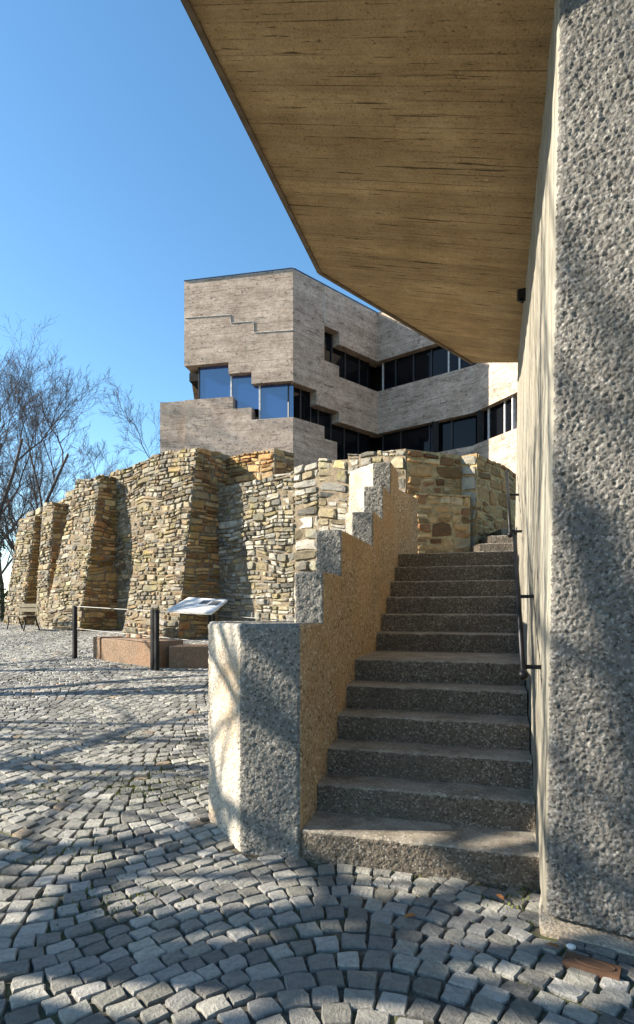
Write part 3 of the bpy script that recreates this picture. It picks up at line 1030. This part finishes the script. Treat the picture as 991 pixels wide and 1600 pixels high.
# roof, floors and the dark body inside
inner = [offs(0, q0, .75) + np.array([.2, 0]), offs(0, q1, .75), offs(1, q2, .75), offs(2, q3, .75), offs(3, q4, .75)]
backp = [q4 + np.array([6, 4]), np.array([12, 34]), np.array([-3.5, 31])]
for (z0, z1, nm) in ((ROOF - .35, ROOF - .05, 'roof_slab'), (10.0, 10.3, 'floor_slab'), (6.5, 6.8, 'floor_slab')):
    body = [offs(0, q0, .45), offs(0, q1, .45), offs(1, q2, .45), offs(2, q3, .45), offs(3, q4, .45)] + backp
    v, f = prism(body, z0, z1)
    mesh_obj(nm, v, f, M['void'], ob)
v, f = prism([offs(0, q0, 1.2) + np.array([.3, 0]), offs(0, q1, 1.2), offs(1, q2, 1.2), offs(2, q3, 1.2), offs(3, q4, 1.2)] + backp, 1.0, ROOF - .36)
mesh_obj('inner_body', v, f, M['void'], ob)
# windows: each bay is a pane in its own frame
def window(i, pa, pb, z0, z1, set_in=.30, mat='glass', frame='dark_frame', fw=.05):
    w = panel(i, pa, pb, z0, z1, .03, 'window', set_in, mat)
    a, b = offs(i, fp(i, pa), set_in - .02), offs(i, fp(i, pb), set_in - .02)
    d = (b - a) / np.linalg.norm(b - a)
    c = a + d * fw * .6
    v, f = bar((*c, z0), (*c, z1), fw, .06, up=(*d, 0))
    mesh_obj('mullion', v, f, M[frame], w)
    return w
window(0, 306, 357, 9.14, 10.40, .25, 'mirror_glass', 'dark_frame', .04)
window(0, 357, 402, 8.72, 9.98, .25, 'mirror_glass', 'pale_metal', .04)
window(0, 402, 456, 8.28, 9.55, .25, 'mirror_glass', 'pale_metal', .04)
for (a, b) in ((460, 478), (478, 495)): window(1, a, b, 8.2, 9.6, .35)
for (a, b) in ((495, 507), (507, 527), (527, 548), (548, 570), (570, 589)): window(1, a, b, 7.0, 9.0, .40)
for (a, b) in ((507, 527), (527, 548), (548, 570), (570, 588)): window(1, a, b, 10.3, 12.1, .35)
for (a, b, fr) in ((592, 612, 'pale_metal'), (612, 640, 'dark_frame'), (640, 668, 'dark_frame'), (668, 695, 'dark_frame'), (695, 712, 'pale_metal'), (712, 738, 'pale_metal')):
    window(2, a, b, 10.25, 11.6, .30, 'glass', fr)
for (a, b, fr) in ((592, 620, 'dark_frame'), (620, 665, 'dark_frame'), (665, 700, 'dark_frame'), (700, 738, 'dark_frame')):
    window(2, a, b, 7.3, 8.65, .30, 'glass', fr)
for (a, b, fr, fw) in ((742, 755, 'pale_metal', .05), (755, 780, 'pale_metal', .06), (780, 792, 'pale_metal', .05), (792, 806, 'pale_metal', .22), (806, 830, 'pale_metal', .05)):
    window(3, a, b, 7.35, 8.65, .25, 'glass', fr, fw)
for (a, b) in ((742, 770), (770, 806), (806, 830)): window(3, a, b, 10.25, 11.6, .25)
# dark column between the window bays
for (i, px, z0, z1) in ((2, 678, 6.9, 8.6), (3, 746, 6.9, 8.6)):
    c = fp(i, px) + fnorm(i) * .14
    v, f = bar((*c, z0), (*c, z1), .2, .2, up=(1, 0, 0))
    mesh_obj('column', v, f, M['void'], ob)
# pale conductor stepping down the left box, and the joint on its flank
def cable(pts, r=.012):
    v, f = tube(pts, r, 6)
    mesh_obj('conductor', v, f, M['cable'], ob)
def on_face(i, px, z): return np.array([*(fp(i, px) - fnorm(i) * .011), z])
def zf(i, px, py): return EYE + (HZ - py) / F * fp(i, px)[1]
cp = [(289, 497), (360, 492), (361, 505), (396, 502), (397, 520), (457, 516)]
cable([on_face(0, px, zf(0, px, py)) for px, py in cp])
cable([on_face(1, px, zf(1, px, py)) for px, py in ((459, 516), (507, 541))])
cable([on_face(1, px, zf(1, px, py)) for px, py in ((507.3, 455), (507.4, 505))], .018)
# thin metal edge along the roof
for i, (pa, pb) in ((0, ('a', 'b')), (1, ('a', 'b')), (2, ('a', 'b')), (3, ('a', 'b'))):
    a, b = fp(i, pa) - fnorm(i) * .02, fp(i, pb) - fnorm(i) * .02
    v, f = bar((*a, ROOF + .02), (*b, ROOF + .02), .04, .025)
    mesh_obj('roof_edge', v, f, M['dark_frame'], ob)

# ================================================================== guard rail, information board, benches
gp = [on_ground(117, 1028), on_ground(242, 1047)]
dirg = (gp[1] - gp[0])[:2]
p3 = gp[1][:2] + dirg * .58
p4 = gp[1][:2] + dirg * 1.20
posts = [gp[0], gp[1], np.array([*p3, ground_z(p3[1])])]
end = np.array([*p4, ground_z(p4[1])])
gr = thing('guard_rail', 'low black post and thin rail fence in front of the buttress', 'railing', gp[1])
gd = dirg / np.linalg.norm(dirg)
for k, p in enumerate(posts):
    if k == 1:
        for s in (-.045, .045):
            c = p[:2] + gd * s
            v, f = bar((*c, p[2] - .1), (*c, p[2] + 1.02), .07, .06, up=(*gd, 0)); mesh_obj('post', v, f, M['iron'], gr)
    else:
        v, f = bar((*p[:2], p[2] - .1), (*p[:2], p[2] + 1.0), .07, .06, up=(*gd, 0)); mesh_obj('post', v, f, M['iron'], gr)
for h, r in ((.985, .008), (.56, .006)):
    ch = [p + np.array([0, 0, h]) for p in posts] + [end + np.array([0, 0, h])]
    for a, b in zip(ch[:-1], ch[1:]):
        v, f = tube([a, b], r, 6); mesh_obj('rail', v, f, M['steel'], gr)

IB = [ray(260, 953, 9.15), ray(330, 958, 8.75), ray(355, 937, 9.15), ray(295, 933, 9.55)]
pc = sum(IB) / 4
ib = thing('information_board', 'slanted white information board on a dark stand above the guard rail', 'sign', (pc[0], pc[1], ground_z(pc[1])))
nb = np.cross(IB[1] - IB[0], IB[3] - IB[0]); nb /= np.linalg.norm(nb)
v, f = box8([p - nb * .03 for p in IB] + list(IB))
pn = mesh_obj('panel', v, f, M['white_panel'], ib)
def on_panel(u, w, h=.004): return (IB[0] * (1 - u) + IB[1] * u) * (1 - w) + (IB[3] * (1 - u) + IB[2] * u) * w + nb * h
def decal(u0, u1, w0, w1, mat, name):
    mesh_obj(name, [on_panel(u0, w0), on_panel(u1, w0), on_panel(u1, w1), on_panel(u0, w1)], [(0, 1, 2, 3)], M[mat], pn)
decal(.48, .68, .55, .82, 'photo_grey', 'printed_photo'); decal(.72, .93, .52, .85, 'photo_grey', 'printed_photo')
for k in range(6): decal(.08, .40, .2 + .1 * k, .225 + .1 * k, 'print_text', 'text_line')
for k in range(3): decal(.5, .9, .15 + .1 * k, .175 + .1 * k, 'print_text', 'text_line')
for (u, w) in ((.80, .45),):
    a = on_panel(u, w, -.03)
    v, f = bar((a[0], a[1], ground_z(a[1]) - .1), a, .05, .05); mesh_obj('stand', v, f, M['iron'], ib)

def slab_bench(p, q, depth, h, label, mat='bench_concrete', cap=False):
    p, q = np.asarray(p)[:2], np.asarray(q)[:2]
    d = (q - p) / np.linalg.norm(q - p)
    n = np.array([-d[1], d[0]])
    if n[1] < 0: n = -n
    P = [p, q, q + n * depth, p + n * depth]
    z = ground_z(p[1])
    v, f, mi = rough_prism(P, z - .12, z + h, .03, lambda X: hammered(X, .004), rc=.02, rt=.02)
    t = mesh_obj('concrete_bench', v, f, M[mat], smooth=True)
    return tag(t, label, 'bench', 'concrete block benches by the buttress')
slab_bench(on_ground(158, 1031), on_ground(249, 1044), .55, .40, 'long reddish concrete block bench behind the guard rail, sunlit front')
slab_bench(on_ground(145, 1027.5), on_ground(156, 1029.5), .5, .40, 'short reddish concrete block at the far end of the bench row')
a = on_ground(264, 1044); b = a[:2] + np.array([1.35, .10])
slab_bench(a, b, .5, .38, 'dark shaded concrete block bench between the guard rail and the parapet pier')

# wooden park bench at the far left
wb = on_ground(52, 984)
pb = thing('park_bench', 'small weathered wooden park bench against the far castle wall', 'bench', wb)
ax = WD * 1.0                                      # along the wall
bx = WN                                            # away from the wall
def wbp(a, b, z): return np.array([*(wb[:2] + ax * a + bx * b), wb[2] + z])
for k, b in enumerate((.10, .22, .34)):
    v, f = bar(wbp(-.75, b + .15, .44), wbp(.75, b + .15, .44), .1, .035); mesh_obj('seat_slat', v, f, M['wood'], pb)
for z, b in ((.62, .16), (.76, .12)):
    v, f = bar(wbp(-.75, b, z), wbp(.75, b, z), .03, .11); mesh_obj('back_slat', v, f, M['wood'], pb)
for a in (-.6, .6):
    v, f = tube([wbp(a, .56, -.02), wbp(a, .50, .25), wbp(a, .52, .41), wbp(a, .2, .41), wbp(a, .10, .84)], .022, 6); mesh_obj('leg', v, f, M['iron'], pb)
    v, f = tube([wbp(a, .06, -.02), wbp(a, .14, .2), wbp(a, .2, .41)], .022, 6); mesh_obj('leg', v, f, M['iron'], pb)

# ================================================================== small things on the ground by the pillar
c = on_ground(922, 1510)
pl = thing('cover_plate', 'rusty iron cover plate set in the paving beside the pillar', 'cover plate', (c[0], c[1], 0))
e1 = PFD; e2 = np.array([.537, .843])
def cp2(a, b): return c[:2] + e1 * a + e2 * b
v, f = prism([cp2(-.10, -.045), cp2(.115, -.045), cp2(.115, .045), cp2(-.10, .045)], -.02, .014); mesh_obj('plate', v, f, M['rust'], pl)
ring = [np.array([*(cp2(.02 + .075 * math.cos(t), .028 * math.sin(t))), .0155]) for t in np.linspace(0, 2 * math.pi, 25)]
v, f = tube(ring, .0035, 5, False); mesh_obj('rim', v, f, M['rust'], pl)
c = on_ground(893, 1490)
v, f = ball((c[0], c[1], .03), .016, 9, 7); v = (v - [c[0], c[1], .03]) * [1.2, .9, .7] * (1 + .35 * vnoise(v, 55, 3)[:, None]) + [c[0], c[1], .03]
tag(mesh_obj('pebble', v, f, M['pebble']), 'white pebble lying beside the rusty cover plate', 'pebble')
for (px, py, lab) in ((782, 1407, 'rust brown dead leaf on the setts below the first step'), (640, 1437, 'curled brown dead leaf lying in a joint of the setts'), (866, 1484, 'small brown dead leaf by the foot of the pillar')):
    c = on_ground(px, py)
    a = random.Random(px).uniform(0, 3)
    P = [(-.03, 0, .004), (-.01, -.012, .008), (.015, -.013, .012), (.034, 0, .006), (.015, .013, .014), (-.01, .012, .01)]
    top = [(c[0] + x * math.cos(a) - y * math.sin(a), c[1] + x * math.sin(a) + y * math.cos(a), z + .012) for x, y, z in P]
    bot = [(x, y, z - .002) for x, y, z in top]
    tag(mesh_obj('dead_leaf', top + bot, [(0, 1, 2, 3, 4, 5), (11, 10, 9, 8, 7, 6)] + [(i, (i + 1) % 6, (i + 1) % 6 + 6, i + 6)[::-1] for i in range(6)], M['leaf']), lab, 'leaf', 'dead leaves on the paving')

# ================================================================== bare trees
def grow(seed, base, height, r0, fork=.28, levels=5, spread=.55, twigs=1.0, lean=(0, 0), limbs=6):
    rng = random.Random(seed)
    trunk, crown = [], []
    def branch(p, d, L, r, lev):
        n = 5 if lev < 2 else (4 if lev < 4 else 3)
        path, rad = [p.copy()], [r]
        dirs = []
        for i in range(n):
            j = .16 if lev == 0 else .26
            d = d + np.array([rng.gauss(0, j), rng.gauss(0, j), rng.gauss(0, j * .5) + (.10 if lev else .05)]) * (.6 if lev == 0 else .8)
            d /= np.linalg.norm(d)
            p = p + d * L / n
            path.append(p.copy()); rad.append(max(.0045, r * (1 - .62 * (i + 1) / n)))
            dirs.append(d.copy())
        (trunk if lev == 0 else crown).append((path, rad, 7 if lev == 0 else (5 if lev == 1 else 3)))
        if lev >= levels: return
        cnt = {0: limbs, 1: 6, 2: 5, 3: 5, 4: 4}.get(lev, 3)
        cnt = max(2, int(round(cnt * (twigs if lev > 1 else 1))))
        for c in range(cnt):
            t = fork + (1 - fork) * (c + rng.random() * .8) / cnt if lev == 0 else .2 + .8 * (c + rng.random()) / cnt
            t = min(t, .999)
            i = min(int(t * n), n - 1)
            q = path[i] + (path[i + 1] - path[i]) * (t * n - i)
            rr = max(.006, r * (1 - .62 * t) * rng.uniform(.5, .75))
            an = rng.uniform(0, 6.283)
            side = np.cross(dirs[i], [math.cos(an), math.sin(an), .3])
            side /= np.linalg.norm(side) + 1e-9
            nd = dirs[i] * rng.uniform(.6, .95) + side * rng.uniform(.6, 1.1) * spread * 1.5
            nd /= np.linalg.norm(nd)
            branch(q, nd, L * rng.uniform(.45, .72) * (1 - .25 * t), rr, lev + 1)
    branch(np.array(base, float), np.array([lean[0], lean[1], 1.0]), height * .62, r0, 0)
    return trunk, crown
def tree(name, label, base, seed, height, r0, group, **kw):
    trunk, crown = grow(seed, base, height, r0, **kw)
    t = thing(name, label, 'tree', base, group)
    v, f = join([tube(p, r, n, False) for p, r, n in trunk]); mesh_obj('trunk', v, f, M['bark'], t, smooth=True)
    v, f = join([tube(p, r, n, False) for p, r, n in crown]); mesh_obj('crown', v, f, M['twig'], t)
    return t
def at(px, Y): return ((px - CX) / F * Y, Y, ground_z(Y) - .1)
BG = 'bare winter trees behind the castle wall'
tree('bare_tree', 'many-stemmed bare tree rising above the far end of the castle wall', at(32, 30), 3, 14.5, .15, BG, fork=.1, spread=.3)
tree('bare_tree', 'bare tree whose twigs reach in at the left edge of the sky', (-17.2, 26.5, .85), 14, 19.0, .17, BG, fork=.2, spread=.45)
tree('bare_tree', 'dense bare tree at the left edge behind the mossy buttress', at(-25, 27), 31, 14, .14, BG, fork=.1, spread=.36)
tree('bare_tree', 'low bare tree above the wall between the middle buttresses', at(120, 34), 8, 9.5, .1, BG, fork=.08, spread=.34)
tree('bare_tree', 'bare tree showing in the gap left of the office tower', at(205, 33), 5, 9.8, .11, BG, fork=.08, spread=.34)
tree('bare_tree', 'bare tree standing close behind the left box of the tower', at(272, 36), 19, 14, .13, BG, fork=.1, spread=.34)
tree('bare_tree', 'slender bare tree just right of the many-stemmed one', at(78, 38), 40, 14, .12, BG, fork=.08, spread=.3)
tree('bare_tree', 'bare tree crowding the left edge of the picture beyond the wall', at(4, 33), 88, 15.5, .14, BG, fork=.1, spread=.34)
tree('bare_tree', 'thin bare tree half hidden behind the many-stemmed one', at(52, 41), 91, 16.0, .13, BG, fork=.08, spread=.32)
# trees of the park on the sunny side; their shadows fall across the forecourt
PK = 'park trees left of the forecourt'
for (x, y, h, r, sd, nl, lv, lab) in (
        (-7.4, 2.2, 11.0, .17, 71, 12, 2, 'bare park tree nearest the camera, outside the left edge'),
        (-9.0, 5.25, 11, .14, 52, 6, 2, 'slim bare park tree outside the left edge, level with the pier'),
        (-10.5, 8.3, 12, .17, 54, 6, 2, 'bare park tree outside the left edge, level with the benches'),
        (-11.0, 3.1, 14, .19, 78, 12, 2, 'tallest bare park tree, farthest outside the left edge'),
        (-8.6, 6.35, 8, .085, 61, 4, 2, 'young bare park tree outside the left edge, between two older ones'),
        (-9.4, 7.25, 8, .07, 62, 4, 2, 'thin young park tree outside the left edge, next to the benches tree'),
        (-10.0, 9.9, 9, .11, 63, 5, 2, 'young bare park tree outside the left edge, beyond the benches')):
    tree('park_tree', lab, (x, y, ground_z(y) - .1), sd, h, r, PK, fork=.3, spread=.6, twigs=.7, levels=lv, limbs=nl)
# ivy round the foot of the left tree
rng = random.Random(77)
V_, F_ = [], []
c = np.array(at(6, 29))
for i in range(5200):
    z = rng.random() ** .8 * 6.4
    rr = (1.15 - .10 * z) * math.sqrt(rng.random())
    an = rng.uniform(0, 6.283)
    p = c + np.array([rr * math.cos(an) - 1.0 + .2 * math.sin(z * 2), rr * math.sin(an), z])
    s = rng.uniform(.05, .11)
    d = np.array([rng.gauss(0, 1), rng.gauss(0, 1), rng.gauss(0, 1)]); d /= np.linalg.norm(d)
    e = np.cross(d, [rng.gauss(0, 1), rng.gauss(0, 1), rng.gauss(0, 1)]); e /= np.linalg.norm(e) + 1e-9
    b = len(V_)
    V_ += [p - d * s, p + e * s * .6, p + d * s, p - e * s * .6]
    F_.append((b, b + 1, b + 2, b + 3))
ivt = thing('ivy_bush', 'dark evergreen ivy bush at the left edge behind the castle wall', 'bush', c + np.array([-1, 0, 0]))
mesh_obj('foliage', V_, F_, M['ivy'], ivt)
v, f = tube([c + np.array([-1, 0, 0]), c + np.array([-.9, 0, 3]), c + np.array([-1.0, 0, 6])], [.12, .09, .05], 6); mesh_obj('stem', v, f, M['bark'], ivt)
